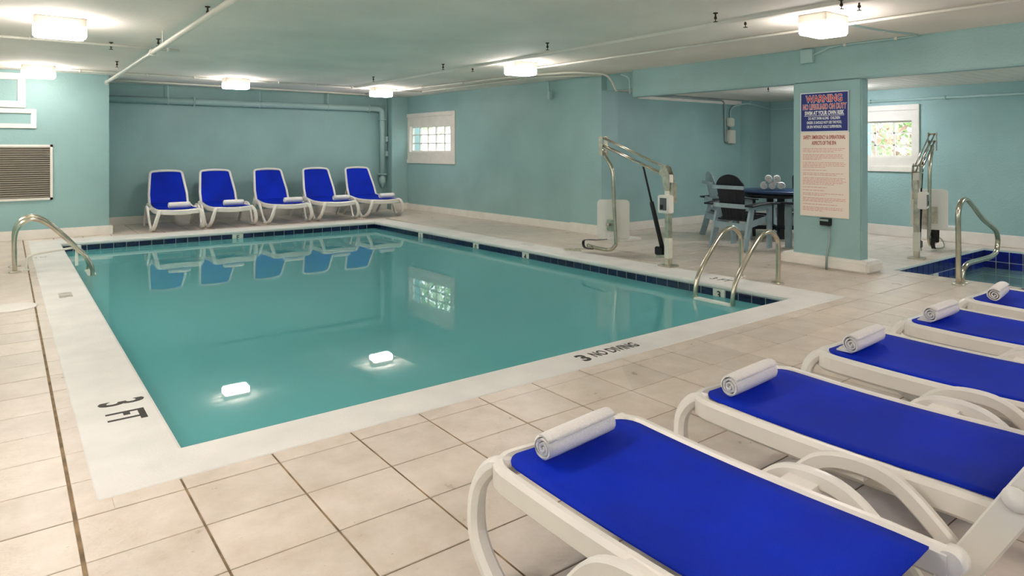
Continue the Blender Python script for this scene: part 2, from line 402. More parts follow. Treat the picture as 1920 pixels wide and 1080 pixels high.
# coping: four mitred slabs, bullnosed
def miter(t, z): return [Vector((o_[0]+(i_[0]-o_[0])*t - 3.2, o_[1]+(i_[1]-o_[1])*t - 7.6, z)) for o_, i_ in ((oNL, NL), (oNR, NR), (oFR, FR), (oFL, FL))]
prof = [(0, -.045), (0, .0), (.012, .004), (.95, .004), (.985, .0), (1.0, -.012), (1.0, -.034), (.975, -.045)]
cols = [miter(t, z) for t, z in prof]
m_ = MB(); m_.ring([[c[k] for c in cols] for k in range(4)], closed=True, smooth=False); m_.build('coping', M['coping'], pool)
# tile band below the coping on the far and right walls, each tile its own piece
def band(a, b, z0, z1, pitch, m, numbers, parent, base, nrm, grout=True):
    a = Vector((*a, 0)); b = Vector((*b, 0)); L_ = (b-a).length; t = (b-a)/L_; pitch = L_/round(L_/pitch); n = Vector((*nrm, 0))
    gb = MB().quad(a + n*.006 + Vector((0,0,z0)), b + n*.006 + Vector((0,0,z0)), b + n*.006 + Vector((0,0,z1)), a + n*.006 + Vector((0,0,z1)))
    for v in gb.v: v -= Vector(base)
    gb.build('tile_bedding', M['tilegrout'], parent)
    k = round(L_/pitch); g = .004
    mm = {}
    for i in range(k):
        c = a + t*(pitch*(i+.5)); num = numbers.get(i)
        if num == 'skip': continue
        wd = pitch*(2 if num and len(num) > 1 else 1)
        if num and len(num) > 1: c = a + t*(pitch*(i+1))
        key = (bool(num), round(wd, 3))
        if key not in mm:
            mb = MB(); hw = wd/2-g
            T = Matrix(((t.x, n.x, 0, 0), (t.y, n.y, 0, 0), (0, 0, 1, 0), (0, 0, 0, 1)))
            mb.box(-hw, hw, 0, .014, z0+g, z1-g, T); me = mb.mesh('tile')
            bm = bmesh.new(); bm.from_mesh(me); bmesh.ops.bevel(bm, geom=bm.edges[:], offset=.003, segments=1, affect='EDGES'); bm.to_mesh(me); bm.free()
            me.materials.append(M['numtile'] if num else m); mm[key] = me
        o = bpy.data.objects.new('number_tile' if num else 'tile', mm[key]); C.objects.link(o); o.parent = parent; o.location = c - Vector(base)
        if num:
            o['label'] = 'white tile with dark depth marking'
            s_ = (z1-z0)*.86 if len(num) < 2 else (z1-z0)*.8
            text(num, s_, Vector((0,0,z0+(z1-z0)*.22)) + n*.0155, t if t.cross(Vector((0,0,1))).dot(n) > 0 else -t, (0,0,1), M['ink'], o, xs=1.0, bold=.002)
        
    return L_, k
P_ = (FR[0]-NR[0], FR[1]-NR[1])
band((bNR[0], bNR[1]), (bFR[0], bFR[1]), -.165, -.047, .148, M['navytile'], {5: '3', 26: '4', 34: '0', 45: '3'}, pool, (3.2, 7.6, 0), (-1, -.03))
band((bFL[0], bFL[1]), (bFR[0], bFR[1]), -.165, -.047, .174, M['navytile'], {14: 'E'}, pool, (3.2, 7.6, 0), (0, -1))
# lettering on the coping
zt = .0048
def mark(body, size, x, y, right, up, m=M['ink'], xs=1., bold=0., align='CENTER'):
    o = text(body, size, (x-3.2, y-7.6, zt), right, up, m, pool, 'depth_lettering', xs=xs, bold=bold, align=align, thick=.0006)
    return o
mark('3', .30, .405, 4.225, (0,-1,0), (1,0,0), xs=.6, bold=.006)
mark('FT', .245, .42, 4.00, (0,-1,0), (1,0,0), xs=.62, bold=.005)
mark('3', .17, 3.07, 3.205, (1,0,0), (0,1,0), xs=1.0, bold=.006)
mark('NO DIVING', .135, 3.37, 3.225, (1,0,0), (0,1,0), xs=.62, bold=.002)
mark('NO', .16, .40, 7.72, (0,-1,0), (1,0,0), M['inkfade'], xs=.5)
mark('DIVING', .16, .40, 7.58, (0,-1,0), (1,0,0), M['inkfade'], xs=.22)
mark('4 FT', .16, .36, 10.42, (1,0,0), (0,1,0), M['inkfade'], xs=.5)
mark('4 FT', .16, 5.98, 7.6, (0,-1,0), (1,0,0), M['inkfade'], xs=.8)
mark('3 FT', .16, 6.02, 4.33, (0,-1,0), (1,0,0), M['ink'], xs=.8)

# ------------------------------------------------------------------ spa
spa = empty('spa_pool', (9.5, 2.0, 0), 0, 'small square spa pool lined with bright blue tiles in the side room', 'spa')
sb = (9.5, 2.0, 0)
x0, x1, y0, y1 = SP
m_ = MB().quad((x0,y0,-.9),(x1,y0,-.9),(x1,y1,-.9),(x0,y1,-.9))
for a, b in (((x0,y0),(x1,y0)), ((x1,y0),(x1,y1)), ((x1,y1),(x0,y1)), ((x0,y1),(x0,y0))): m_.quad((*a,-.9), (*b,-.9), (*b,-.002), (*a,-.002))
pm_build(m_, 'basin', M['spaplaster'], parent=spa, base=sb)
m_ = MB().box(x0, x1, y1-.4, y1, -.9, -.45).box(x1-.4, x1, y0, y1-.4, -.9, -.45).box(x0, x0+.4, y0, y1-.4, -.9, -.45); pm_build(m_, 'bench', M['spaplaster'], parent=spa, base=sb)
pm_build(MB().quad((x0,y0,SZ),(x1,y0,SZ),(x1,y1,SZ),(x0,y1,SZ)), 'water', M['spawater'], parent=spa, base=sb)
pm_build(MB().box(x0, x1, y1-.012, y1, -.022, .003), 'edge_trim', M['step'], parent=spa, base=sb)
for r_ in range(2):
    za, zb = -.02-.148*(r_+1), -.02-.148*r_
    band((x1, y1), (x0, y1), za, zb, .155, M['spatile'], {10: '3F'} if r_ else {}, spa, sb, (0, -1))
    band((x1, y1), (x1, y0), za, zb, .155, M['spatile'], {}, spa, sb, (-1, 0))
mark2 = text('3 FT', .10, (8.04-sb[0], 2.15-sb[1], .002), (0,-1,0), (1,0,0), M['ink'], spa, 'depth_lettering', xs=1.2, bold=.001)
mark2 = text('NO DIVING', .09, (8.05-sb[0], 1.75-sb[1], .002), (0,-1,0), (1,0,0), M['redhead'], spa, 'depth_lettering', xs=.6, bold=.001)

# ------------------------------------------------------------------ floor: slab with holes, tiles on top
GX, GY, TX, TY = .21, 3.0, .3825, .333
fl = MB()
X0, X1, Y0, Y1 = XMIN, XA+.1, YMIN, YR+.1
oy_f = 12.25
for a in ((X0, .45, Y0, Y1), (.45, 6.12, Y0, 3.25), (.45, 6.12, 12.1, Y1), (6.02, x0-.02, Y0, Y1), (x0-.02, x1+.02, y1+.02, Y1), (x1+.02, X1, Y0, Y1), (x0-.02, x1+.02, Y0, y0-.02)):
    fl.box(a[0], a[1], a[2], a[3], -.06, -.0035)
floor = struct(fl.build('floor', M['grout']))
px0, px1, py0, py1 = .34, 6.10, 3.16, 12.2      # region under the coping, left untiled
def clip(a0, a1, b0, b1):
    out = [(a0, a1, b0, b1)]
    for (h0, h1, k0, k1) in ((px0, px1, py0, py1), (x0-.001, x1+.001, y0-.001, y1+.001)):
        nxt = []
        for (a0, a1, b0, b1) in out:
            if a1 <= h0 or a0 >= h1 or b1 <= k0 or b0 >= k1: nxt.append((a0, a1, b0, b1)); continue
            if a0 < h0: nxt.append((a0, h0, b0, b1))
            if a1 > h1: nxt.append((h1, a1, b0, b1))
            c0, c1 = max(a0, h0), min(a1, h1)
            if b0 < k0: nxt.append((c0, c1, b0, k0))
            if b1 > k1: nxt.append((c0, c1, k1, b1))
        out = nxt
    return [r_ for r_ in out if r_[1]-r_[0] > .02 and r_[3]-r_[2] > .02]
tiles = []
for i in range(int((X0-GX)/TX)-1, int((X1-GX)/TX)+1):
    for j in range(int((Y0-GY)/TY)-1, int((Y1-GY)/TY)+1):
        ax = GX+i*TX; ay = GY+j*TY
        g1 = .0055 if i else .0085
        for r_ in clip(max(ax+(.0045 if i else .007), X0), min(ax+TX-(.0045 if i != -1 else .007), X1), max(ay+.003, Y0), min(ay+TY-.003, Y1)):
            cx, cy = (r_[0]+r_[1])/2, (r_[2]+r_[3])/2
            if cx > 8.06 and cy > YA: continue
            if cx > 7.9 and cy > 7.95: continue
            if cy > YL and cx < 1.3: continue
            px, py, d = pix(cx, cy, 0)
            vis = d > .3 and -150 < px < 2070 and py < 1230
            rank = ((r_[1]-r_[0])*(r_[3]-r_[2])/d**3) if vis else 0
            tiles.append((rank, r_))
tiles.sort(key=lambda t: -t[0])
cache = {}
def tile_geo(mb, w_, h_, ox, oy):                 # slightly pillowed tile with eased edge, base at -.004
    c = .0018; a, b = w_/2, h_/2; i = len(mb.v)
    for (x, y, z) in ((-a,-b,-.006),(a,-b,-.006),(a,b,-.006),(-a,b,-.006),(-a,-b,-c),(a,-b,-c),(a,b,-c),(-a,b,-c),(-a+c,-b+c,0),(a-c,-b+c,0),(a-c,b-c,0),(-a+c,b-c,0)): mb.v.append(Vector((x+ox, y+oy, z)))
    for f in ((0,1,5,4),(1,2,6,5),(2,3,7,6),(3,0,4,7),(4,5,9,8),(5,6,10,9),(6,7,11,10),(7,4,8,11),(8,9,10,11)): mb.f.append(tuple(i+k for k in f)); mb.sm.append(False)
rest = MB()
for k, (rk, r_) in enumerate(tiles):
    w_, h_ = r_[1]-r_[0], r_[3]-r_[2]; cx, cy = (r_[0]+r_[1])/2, (r_[2]+r_[3])/2
    if k < 300:
        key = (round(w_, 4), round(h_, 4))
        if key not in cache:
            mb = MB(); tile_geo(mb, w_, h_, 0, 0); me = bpy.data.meshes.new('tile'); me.from_pydata([tuple(v) for v in mb.v], [], mb.f); me.materials.append(M['tile']); cache[key] = me
        o = bpy.data.objects.new('tile', cache[key]); C.objects.link(o); o.parent = floor; o.location = (cx, cy, random.uniform(-.0006, .0006))
        o.rotation_euler = (random.uniform(-.0012, .0012), random.uniform(-.0012, .0012), 0)
    else: tile_geo(rest, w_, h_, cx, cy)
me = bpy.data.meshes.new('tiles'); me.from_pydata([tuple(v) for v in rest.v], [], rest.f); me.materials.append(M['tile'])
o = bpy.data.objects.new('tiles', me); C.objects.link(o); o.parent = floor; o['kind'] = 'stuff'

# ------------------------------------------------------------------ ceiling lamps
def lamp(x, y, label, z=CZ, m=None, group='ceiling lamps'):
    m = m or M['lamp']
    r_ = empty('ceiling_lamp', (x, y, z), 0, label, 'lamp', group)
    MB().box(-.2, .2, -.132, .132, -.078, 0).build('housing', M['lampmetal'], r_, bevel=.006)
    MB().prism([(-.18,-.14),(.18,-.14),(.205,-.10),(.205,.10),(.18,.14),(-.18,.14),(-.205,.10),(-.205,-.10)], -.175, -.07).build('glass_shade', m, r_, bevel=.015)
    return r_
lamp(.40, 7.45, 'glowing box ceiling lamp nearest the upper left corner')
lamp(.38, 11.9, 'glowing box ceiling lamp just in front of the left wall')
lamp(3.15, 12.0, 'glowing box ceiling lamp above the row of loungers')
lamp(5.92, 12.1, 'glowing box ceiling lamp above the rightmost far lounger')
lamp(5.72, 7.35, 'glowing box ceiling lamp left of the tall column')
lamp(5.90, 3.12, 'glowing box ceiling lamp in front of the warning sign pillar')
for x, y, l_ in ((.4, 3.0, 'ceiling lamp over the near left pool corner'), (.4, -1.2, 'ceiling lamp behind the viewpoint'), (3.2, -1.2, 'ceiling lamp over the heads of the near loungers'),
                 (5.9, -1.2, 'ceiling lamp over the near end of the beam'), (-1.4, 3.0, 'added unseen fill lamp over the left deck'),
                 (-1.6, 7.0, 'added unseen fill lamp over the left deck beside the skimmer'), (-1.6, 10.6, 'added unseen fill lamp over the far left deck')):  # the three left-deck lamps are added to light the recess and left wall
    lamp(x, y, l_, m=M['lampb'], group='lamps outside the view')
lamp(10.2, 5.27, 'annex ceiling lamp hidden behind the sign pillar', z=AZ, m=M['lamp2'], group='annex lamps')
lamp(9.9, 1.0, 'annex ceiling lamp over the near half of the spa', z=AZ, m=M['lamp2'], group='annex lamps')
# ------------------------------------------------------------------ loungers
def make_lounger(name, backang, label, group, rise=.035, drop=0., arm0=.11, arms=True):
    r_ = empty(name, (0,0,0), 0, label, 'lounger', group)
    def zr(y): return .378 + rise*max(0, (y-.55)/.55)**2 - .012*math.sin(math.pi*min(1, y/1.0))
    hy, hz = 1.12, .375 + rise - drop
    # seat frame: U-shaped rail
    left = [(-.325, y, zr(y)-.042) for y in [1.15, 1.0, .9, .8, .7, .6, .5, .4, .3, .2, .12]]
    corner = [(-.325+.10*(1-math.cos(a)), .12-.10*math.sin(a), zr(.05)-.042-.002*a) for a in [R(18), R(36), R(54), R(72), R(90)]]
    mid = [(x, .02-.012*math.cos(x/.225*math.pi/2), zr(.0)-.048-.012*math.cos(x/.225*math.pi/2)) for x in (-.12, 0, .12)]
    full = left + corner + mid + [(-p[0], p[1], p[2]) for p in reversed(corner)] + [(-p[0], p[1], p[2]) for p in reversed(left)]
    MB().sweep(full, .046, .085, up=(0,0,1), bev=.3).build('seat_frame', M['plastic'], r_)
    # seat sling
    hw = .292; rc = .08; rows = []
    ys = [.052, .056, .065, .08, .1, .13] + [.2+.083*i for i in range(12)]
    for y in ys:
        ww = hw - (rc - math.sqrt(max(0, rc*rc - max(0, rc-(y-.05))**2)))
        rows.append([(x*ww, y, zr(y)-.001 - .012*(1-x*x)*min(1, y*4)) for x in (-1, -.8, -.4, 0, .4, .8, 1)])
    m_ = MB(); n = 7
    for rr in rows: m_.v += [Vector(p) for p in rr]
    for i in range(len(rows)-1):
        for k in range(n-1): m_.f.append((i*n+k, i*n+k+1, (i+1)*n+k+1, (i+1)*n+k)); m_.sm.append(True)
    off = len(m_.v); m_.v += [v - Vector((0,0,.006)) for v in m_.v[:off]]
    m_.f += [tuple(off+i for i in reversed(f)) for f in m_.f[:]]; m_.sm += m_.sm[:]
    bl = [i*n for i in range(len(rows))]; br = [i*n+n-1 for i in range(len(rows))]
    for lst in (bl, br, list(range(n)), [(len(rows)-1)*n+k for k in range(n)]):
        for a, b in zip(lst, lst[1:]): m_.f.append((a, b, b+off, a+off)); m_.sm.append(False)
    m_.build('seat_sling', M['blue'], r_)
    # legs
    for s in (-1, 1):
        fr_ = spline([(s*.26, .06, .345), (s*.31, .025, .345), (s*.345, -.005, .27), (s*.372, .03, .15), (s*.385, .14, .06), (s*.388, .26, .022), (s*.39, .36, .018)], 5)
        MB().sweep(fr_, [.05+.02*(i/len(fr_)) for i in range(len(fr_))], .052, side=(1,0,0) if True else None, bev=.3).build('leg', M['plastic'], r_)
        ar = spline([(s*.39, .34, .018), (s*.40, .43, .10), (s*.41, .53, .245), (s*.41, .63, .345), (s*.405, .75, .375), (s*.40, .87, .355), (s*.395, 1.0, .25), (s*.39, 1.12, .12), (s*.385, 1.22, .018)], 5)
        MB().sweep(ar, .036, .058, side=(1,0,0), bev=.28).build('leg', M['plastic'], r_)
        MB().bar((s*.33, .72, .345), (s*.405, .72, .35), .10, .04).build('leg_mount', M['plastic'], r_)
    MB().bar((-.33, .80, .31), (.33, .80, .31), .05, .035).build('cross_bar', M['plastic'], r_)
    # backrest
    a = R(backang); U = Vector((0, math.cos(a), math.sin(a))); Nn = Vector((0, -math.sin(a), math.cos(a))); O = Vector((0, hy, hz-.02))
    def bp(x, t, n_=0): return O + Vector((x, 0, 0)) + U*t + Nn*n_
    def bw(t): return .315 - .055*max(0, t-.2)/.5
    out = [bp(-bw(t), t) for t in (.0, .1, .2, .3, .4, .5, .57)]
    c = [bp(-bw(.6)+.06*(1-math.cos(q_)), .60+.06*math.sin(q_)) for q_ in (0, .4, .8, 1.2, 1.57)]
    top = [bp(x, .665+.012*math.cos(x/.2*1.57)) for x in (-.12, 0, .12)]
    full = out + c + top + [Vector((-p.x, p.y, p.z)) for p in reversed(c)] + [Vector((-p.x, p.y, p.z)) for p in reversed(out)]
    MB().sweep(full, .042, .04, up=tuple(Nn), bev=.3).build('backrest_frame', M['plastic'], r_)
    rows = []
    for t in (.02, .1, .2, .3, .4, .5, .58, .62, .645, .655):
        ww = bw(t)-.018 - (0 if t < .58 else .06-math.sqrt(max(0, .06**2-(t-.597)**2)) if t > .597 else 0)
        rows.append([bp(x*ww, t, .006-.02*(1-x*x)) for x in (-1, -.6, -.2, .2, .6, 1)])
    m_ = MB(); n = 6
    for rr in rows: m_.v += rr
    for i in range(len(rows)-1):
        for k in range(n-1): m_.f.append((i*n+k, i*n+k+1, (i+1)*n+k+1, (i+1)*n+k)); m_.sm.append(True)
    off = len(m_.v); m_.v += [v - Nn*.006 for v in m_.v[:off]]
    m_.f += [tuple(off+i for i in reversed(f)) for f in m_.f[:]]; m_.sm += m_.sm[:]
    m_.build('backrest_sling', M['blue'], r_)
    # hinge arms and prop
    for s in (-1, 1):
        if not arms:
            MB().lathe([(.03, 0), (.034, .02), (.034, .045), (.02, .055), (.0, .055)], Matrix.Translation((s*.305, 1.155, zr(1.1)-.03)) @ Matrix.Rotation(s*R(90), 4, 'Y'), 18).build('hinge_knob', M['plastic'], r_); continue
        arm = MB().sweep([(s*.455, .955, .005), (s*.455, 1.065, .215), (s*.45, 1.20, .46), (s*.44, 1.33, .70)], .028, [.082, .086, .084, .07], side=(1,0,0), bev=.2).build('hinge_arm', M['plastic'], r_)
        MB().bar((s*.30, 1.135, .36), (s*.44, 1.135, .36), .05, .05).build('pivot', M['plastic'], arm)
        MB().lathe([(.034, 0), (.034, .006), (.030, .010), (.0, .011)], Matrix.Translation((s*.466, 1.195, .468)) @ Matrix.Rotation(s*R(90), 4, 'Y'), 20).build('pivot_cap', M['plastic'], arm)
    if backang > 20:
        m_ = MB(); b1 = bp(0, .30, -.045)
        for s in (-1, 1): m_.bar((s*.25, b1.y, b1.z), (s*.27, b1.y+.14, .30), .03, .03)
        m_.bar((-.27, b1.y+.14, .30), (.27, b1.y+.14, .30), .03, .03)
        m_.build('prop_bar', M['plastic'], r_)
    return r_
near_label = ['white resin lounger with blue sling in the front foreground, its foot nearest the viewer',
              'second blue lounger from the foreground, with its backrest propped up',
              'middle blue lounger of the five near the right edge',
              'fourth blue lounger from the foreground, second closest to the spa',
              'blue lounger at the right edge closest to the spa']
near_x = [(1.60, 1.835), (2.605, 1.80), (3.60, 1.80), (4.565, 1.80), (5.54, 1.80)]
L0 = make_lounger('sun_lounger', 60, near_label[1], 'blue loungers along the near deck', rise=.0, arm0=.36)
LF = make_lounger('sun_lounger', 2, near_label[0], 'blue loungers along the near deck', rise=0., drop=.07, arms=False)
LF.location = (near_x[0][0], near_x[0][1], 0); LF.rotation_euler = (0, 0, math.pi)
for i in range(1, 5):
    o = L0 if i == 1 else copy_tree(L0)
    o.location = (near_x[i][0], near_x[i][1], 0); o.rotation_euler = (0, 0, math.pi + R((0, 0, -.3, .3, 0)[i])); o['label'] = near_label[i]
LB = make_lounger('sun_lounger', 62, 'x', 'blue loungers in a row along the back wall', arms=False)
for ch in [x for x in bpy.data.objects if x.parent == LB]: pass
far_label = ['leftmost of the five upright blue loungers against the back wall', 'second from left of the upright blue loungers against the back wall',
             'middle one of the five upright blue loungers against the back wall', 'second from right of the upright blue loungers against the back wall',
             'rightmost upright blue lounger, beside the drop pipe in the corner']
far_pos = [(2.36, 12.40), (3.24, 12.40), (4.26, 12.38), (5.20, 12.36), (6.17, 12.34)]
for i, (x, y) in enumerate(far_pos):
    o = LB if i == 0 else copy_tree(LB)
    o.location = (x, y, 0); o.rotation_euler = (0, 0, R((-1, 0, 1, -1, 1)[i])); o['label'] = far_label[i]

# ------------------------------------------------------------------ rolled towels
def towel_mesh(L_, r0, turns=3.1, th=.0088, seed=1, n=26, flat=1.0):
    rnd = random.Random(seed); N_ = int(turns*n); outer = []; inner = []
    for i in range(N_+1):
        a = 2*math.pi*i/n + 2.0; rr = r0*(.14 + .86*i/N_)
        wob = 1 + .03*math.sin(a*2+seed)
        outer.append((rr*wob*math.cos(a), rr*wob*math.sin(a)*flat)); ri = max(.001, rr*wob-th*.86)
        inner.append((ri*math.cos(a), ri*math.sin(a)*flat))
    prof = outer + inner[::-1]; m_ = MB(); rings = []
    K = 10
    for k in range(K+1):
        x = -L_/2 + L_*k/K; e = 1 - .05*(abs(k/K-.5)*2)**6
        w1 = [rnd.uniform(-.0012, .0012) for _ in range(8)]
        rings.append([(x + (0.010*(i/N_)*math.sin(i*.21) if k in (0, K) and i <= N_ else 0), p[0]*e + w1[i % 8]*.5, p[1]*e) for i, p in enumerate(prof)])
    m_.v = [Vector(p) for rr in rings for p in rr]; n_ = len(prof)
    for k in range(K):
        for i in range(n_):
            j = (i+1) % n_; m_.f.append((k*n_+i, k*n_+j, (k+1)*n_+j, (k+1)*n_+i)); m_.sm.append(True)
    for k in (0, K):
        for i in range(N_):
            a, b, c, d = i, i+1, n_-2-i, n_-1-i; m_.f.append((k*n_+a, k*n_+b, k*n_+c, k*n_+d)); m_.sm.append(False)
    return m_
tlab = ['rolled white towel on the foot of the foreground lounger', 'rolled white towel on the second lounger from the foreground', 'rolled white towel with a loose flap on the middle near lounger',
        'rolled white towel with a crumpled flap on the fourth near lounger', 'rolled white towel on the lounger beside the spa']
for i in range(5):
    mb = towel_mesh(.345, .05, seed=i+3)
    if i in (2, 3):                                 # loose flap end
        mb.box(-.16, .15, .0, .075, -.046, -.038); mb.box(-.15, .16, .01, .068, -.038, -.030)
    o = mb.build('rolled_towel', M['towel']); lx, ly = near_x[i]
    tx, ty, tr = [(-.03, -.135, 6), (-.06, -.135, 4), (-.06, -.15, 3), (-.05, -.15, 0), (-.10, -.16, 8)][i]
    o.location = (lx+tx, ly+ty, .366+.053); o.rotation_euler = (0, 0, R(tr)); tag(o, tlab[i], 'towel', 'rolled towels on the near loungers')
flab = ['white towel roll on the leftmost back-wall lounger', 'white towel roll on the second back-wall lounger from the left', 'white towel roll on the middle back-wall lounger',
        'white towel roll on the fourth back-wall lounger from the left', 'white towel roll on the rightmost back-wall lounger by the corner pipe']
fm = None
for i, (x, y) in enumerate(far_pos):
    if fm is None: o = towel_mesh(.33, .062, seed=20, turns=2.6, n=16).build('rolled_towel', M['towel']); fm = o
    else: o = fm.copy(); C.objects.link(o)
    o.location = (x+(.02, .03, .08, .09, .10)[i], y+.22, .366+.068); o.rotation_euler = (0, 0, R((2, 1, -1, 8, 5)[i])); tag(o, flab[i], 'towel', 'rolled towels on the back-wall loungers')

# ------------------------------------------------------------------ pool ladders
def ladder(name, pts, ya, yb, label, r=.024, toolx=None, flip=1):
    cx = pts[0][0]; root = empty(name, (cx, (ya+yb)/2, 0), 0, label, 'ladder')
    b = Vector((cx, (ya+yb)/2, 0))
    for y in (ya, yb):
        P = [Vector((x, y, z)) - b for x, z in pts]
        rail = MB().tube(spline(P, 6), r, 12).build('rail', M['steel'], root)
        MB().lathe([(.062, .0), (.062, .007), (.045, .016), (.026, .02)], Matrix.Translation(Vector((pts[0][0], y, 0)) - b), 18).build('base_flange', M['steel_dull'], rail)
    xe = pts[-3][0]
    for k, z in enumerate((-.124, -.40, -.68)):
        MB().box(-.045, .045, -abs(yb-ya)/2+.01, abs(yb-ya)/2-.01, -.014, .014).build('step', M['step'], root, bevel=.006).location = Vector((xe+.0, (ya+yb)/2, z)) - b
    return root
ladder('pool_ladder', [(6.385, 0), (6.395, .2), (6.395, .36), (6.37, .46), (6.29, .53), (6.20, .55), (6.10, .525), (5.98, .44), (5.83, .30), (5.68, .14), (5.62, .02), (5.60, -.12), (5.60, -.5), (5.60, -.85)], 4.30, 3.86,
       'steel pool ladder with two arched rails and white steps at the right edge')
ladder('pool_ladder', [(.085, 0), (.08, .2), (.085, .42), (.14, .54), (.25, .59), (.39, .525), (.55, .36), (.68, .205), (.77, .10), (.825, -.03), (.83, -.16), (.83, -.5), (.83, -.85)], 9.42, 9.88,
       'steel pool ladder with paired rails on the left deck')
# small beige bent rail beside the left ladder
m_ = MB().tube(spline([(0, 0, 0), (.0, .0, .10), (.02, 0, .155), (.10, 0, .185), (.25, .01, .20), (.50, .02, .225)], 6), .014, 10)
o = empty('anchor_rail', (.19, 9.47, 0), 0, 'low bent cream pipe rail beside the left pool ladder', 'rail'); m_.build('pipe', M['pipew'], o)
MB().box(.47, .53, -.03, .05, .20, .245).build('end_block', M['step'], o, bevel=.006)
MB().box(.47, .50, -.03, .02, .008, .205).build('post', M['step'], o, bevel=.004)
MB().lathe([(.03, 0), (.03, .012), (.018, .02)], Matrix(), 14).build('foot', M['box'], o)
# skimmer lid on left deck
o = empty('skimmer_lid', (.04, 7.33, 0), 0, 'round white skimmer lid set in the left deck', 'lid')
MB().lathe([(.19, -.003), (.19, .006), (.18, .009), (.01, .009)], Matrix(), 32).build('disc', M['white'], o)

# spa handrail
o = empty('spa_handrail', (7.8, 2.7, 0), 0, 'polished steel figure-four handrail at the spa corner', 'handrail')
P = [(0, 0, 0), (0, 0, .4), (0, 0, .70), (.04, 0, .81), (.12, 0, .862), (.24, 0, .862), (.40, 0, .79), (.70, 0, .63), (1.02, 0, .51), (1.13, 0, .44), (1.165, 0, .34), (1.12, 0, .235), (.97, 0, .195), (.60, 0, .19), (.30, 0, .185), (.19, 0, .14), (.155, 0, .06), (.15, 0, 0)]
MB().tube(spline([(x_, .02*(i/len(P)), z_) for i, (x_, y_, z_) in enumerate(P)], 5), .026, 12).build('rail', M['steel'], o)
for xx, yy in ((0, 0), (.15, .02)):
    MB().lathe([(.062, .0), (.062, .008), (.045, .018), (.028, .022)], Matrix.Translation((xx, yy, 0)), 18).build('base_flange', M['steel_dull'], o)

# ------------------------------------------------------------------ pool lifts (local x = arm direction)
def lift(loc, rz, reach, zt_, label, boxside):
    o = empty('pool_lift', (*loc, 0), rz, label, 'pool lift')
    MB().box(-.09, .09, -.09, .09, 0, .02).build('base_plate', M['steel_dull'], o, bevel=.004)
    MB().box(-.032, .032, -.032, .032, .02, 1.06).build('mast', M['steel_dull'], o, bevel=.006)
    mk = MB().box(-.034, .034, -.036, .036, .10, .34); mk.build('lower_sleeve', M['box'], o, bevel=.002)
    MB().box(-.045, .03, -.037, .037, .80, 1.09).build('mast_sleeve', M['plastic'], o, bevel=.004)
    MB().box(-.10, -.035, -.03, .03, .76, 1.0).build('battery_bracket', M['steel_dull'], o, bevel=.003)
    bx = MB().box(-.085, .085, -.05, .05, .64, .85).build('control_box', M['plastic'], o, bevel=.01)
    s = boxside
    bx.location = (-.02, s*.075, 0)
    MB().box(-.055, .045, -.004, .004, .675, .82).build('keypad', M['screen'], bx, bevel=.003).location = (0, s*.051, 0)
    MB().box(-.02, .02, -.004, .006, .69, .74).build('switch', M['black'], bx).location = (.015, s*.056, 0)
    # head bracket and twin arm rods
    for k in (-1, 1):
        MB().prism([(-.05, .90), (.03, .90), (.055, 1.05), (.10, 1.12), (.06, 1.21), (.0, 1.18), (-.05, 1.08)], -.004, .004,
                   Matrix.Translation((0, k*.045, 0)) @ Matrix.Rotation(R(90), 4, 'X')).build('pivot_plate', M['steel_dull'], o)
    hz_ = zt_; hx = reach
    a0, b0 = Vector((.06, 0, 1.18)), Vector((hx, 0, hz_+.04)); a1, b1 = Vector((.08, 0, 1.09)), Vector((hx, 0, hz_-.06))
    for k in (-1, 1):
        off = Vector((0, k*.028, 0))
        MB().tube([a0+off, b0+off], .009, 8).build('arm_rod', M['steel'], o)
        MB().tube([a1+off, b1+off], .013, 8).build('arm_rod', M['steel'], o)
        MB().prism([(hx-.03, hz_-.19), (hx+.035, hz_-.19), (hx+.035, hz_+.06), (hx-.03, hz_+.06)], -.004, .004, Matrix.Translation((0, k*.05, 0)) @ Matrix.Rotation(R(90), 4, 'X')).build('head_plate', M['steel_dull'], o)
    for p in (a0, b0, a1, b1): MB().tube([p+Vector((0,-.06,0)), p+Vector((0,.06,0))], .012, 8).build('bolt', M['steel_dull'], o)
    MB().box(-.05, .05, -.032, .032, -.008, .008, Matrix.Translation(a1.lerp(b1, .42)) @ Matrix.Rotation(math.atan2(-(b1.z-a1.z), b1.x-a1.x), 4, 'Y')).build('sticker', M['labelblue'], o)
    # actuator
    t0 = a1.lerp(b1, .32); t1 = Vector((.09, 0, .2)); mdl = t0.lerp(t1, .45)
    MB().tube([t0, mdl], .013, 10).build('actuator_rod', M['black'], o)
    act = MB().tube([mdl, mdl.lerp(t1, .04), t1], [.026, .028, .028], 12).build('actuator', M['black'], o)
    MB().box(.06, .19, -.035, .035, .12, .22).build('actuator_motor', M['black'], o, bevel=.012)
    MB().bar((.02, 0, .12), (.16, 0, .10), .06, .035).build('actuator_bracket', M['steel_dull'], o)
    # hanger pole, seat
    pole = spline([(hx, 0, hz_-.12), (hx-.03, 0, hz_-.2), (hx-.13, 0, hz_-.32), (hx-.17, 0, hz_-.45), (hx-.19, 0, hz_-.8), (hx-.22, 0, .24), (hx-.21, 0, .15), (hx-.12, 0, .085), (hx+.08, 0, .075), (hx+.30, 0, .09)], 6)
    MB().tube(pole, .024, 12).build('hanger_pole', M['steel'], o)
    return o
def rounded(w_, h_, r, k=4):
    out = []
    for cx, cy, a0 in ((w_/2-r, h_/2-r, 0), (-w_/2+r, h_/2-r, 90), (-w_/2+r, -h_/2+r, 180), (w_/2-r, -h_/2+r, 270)):
        for i in range(k+1): a = R(a0+90*i/k); out.append((cx+r*math.cos(a), cy+r*math.sin(a)))
    return out
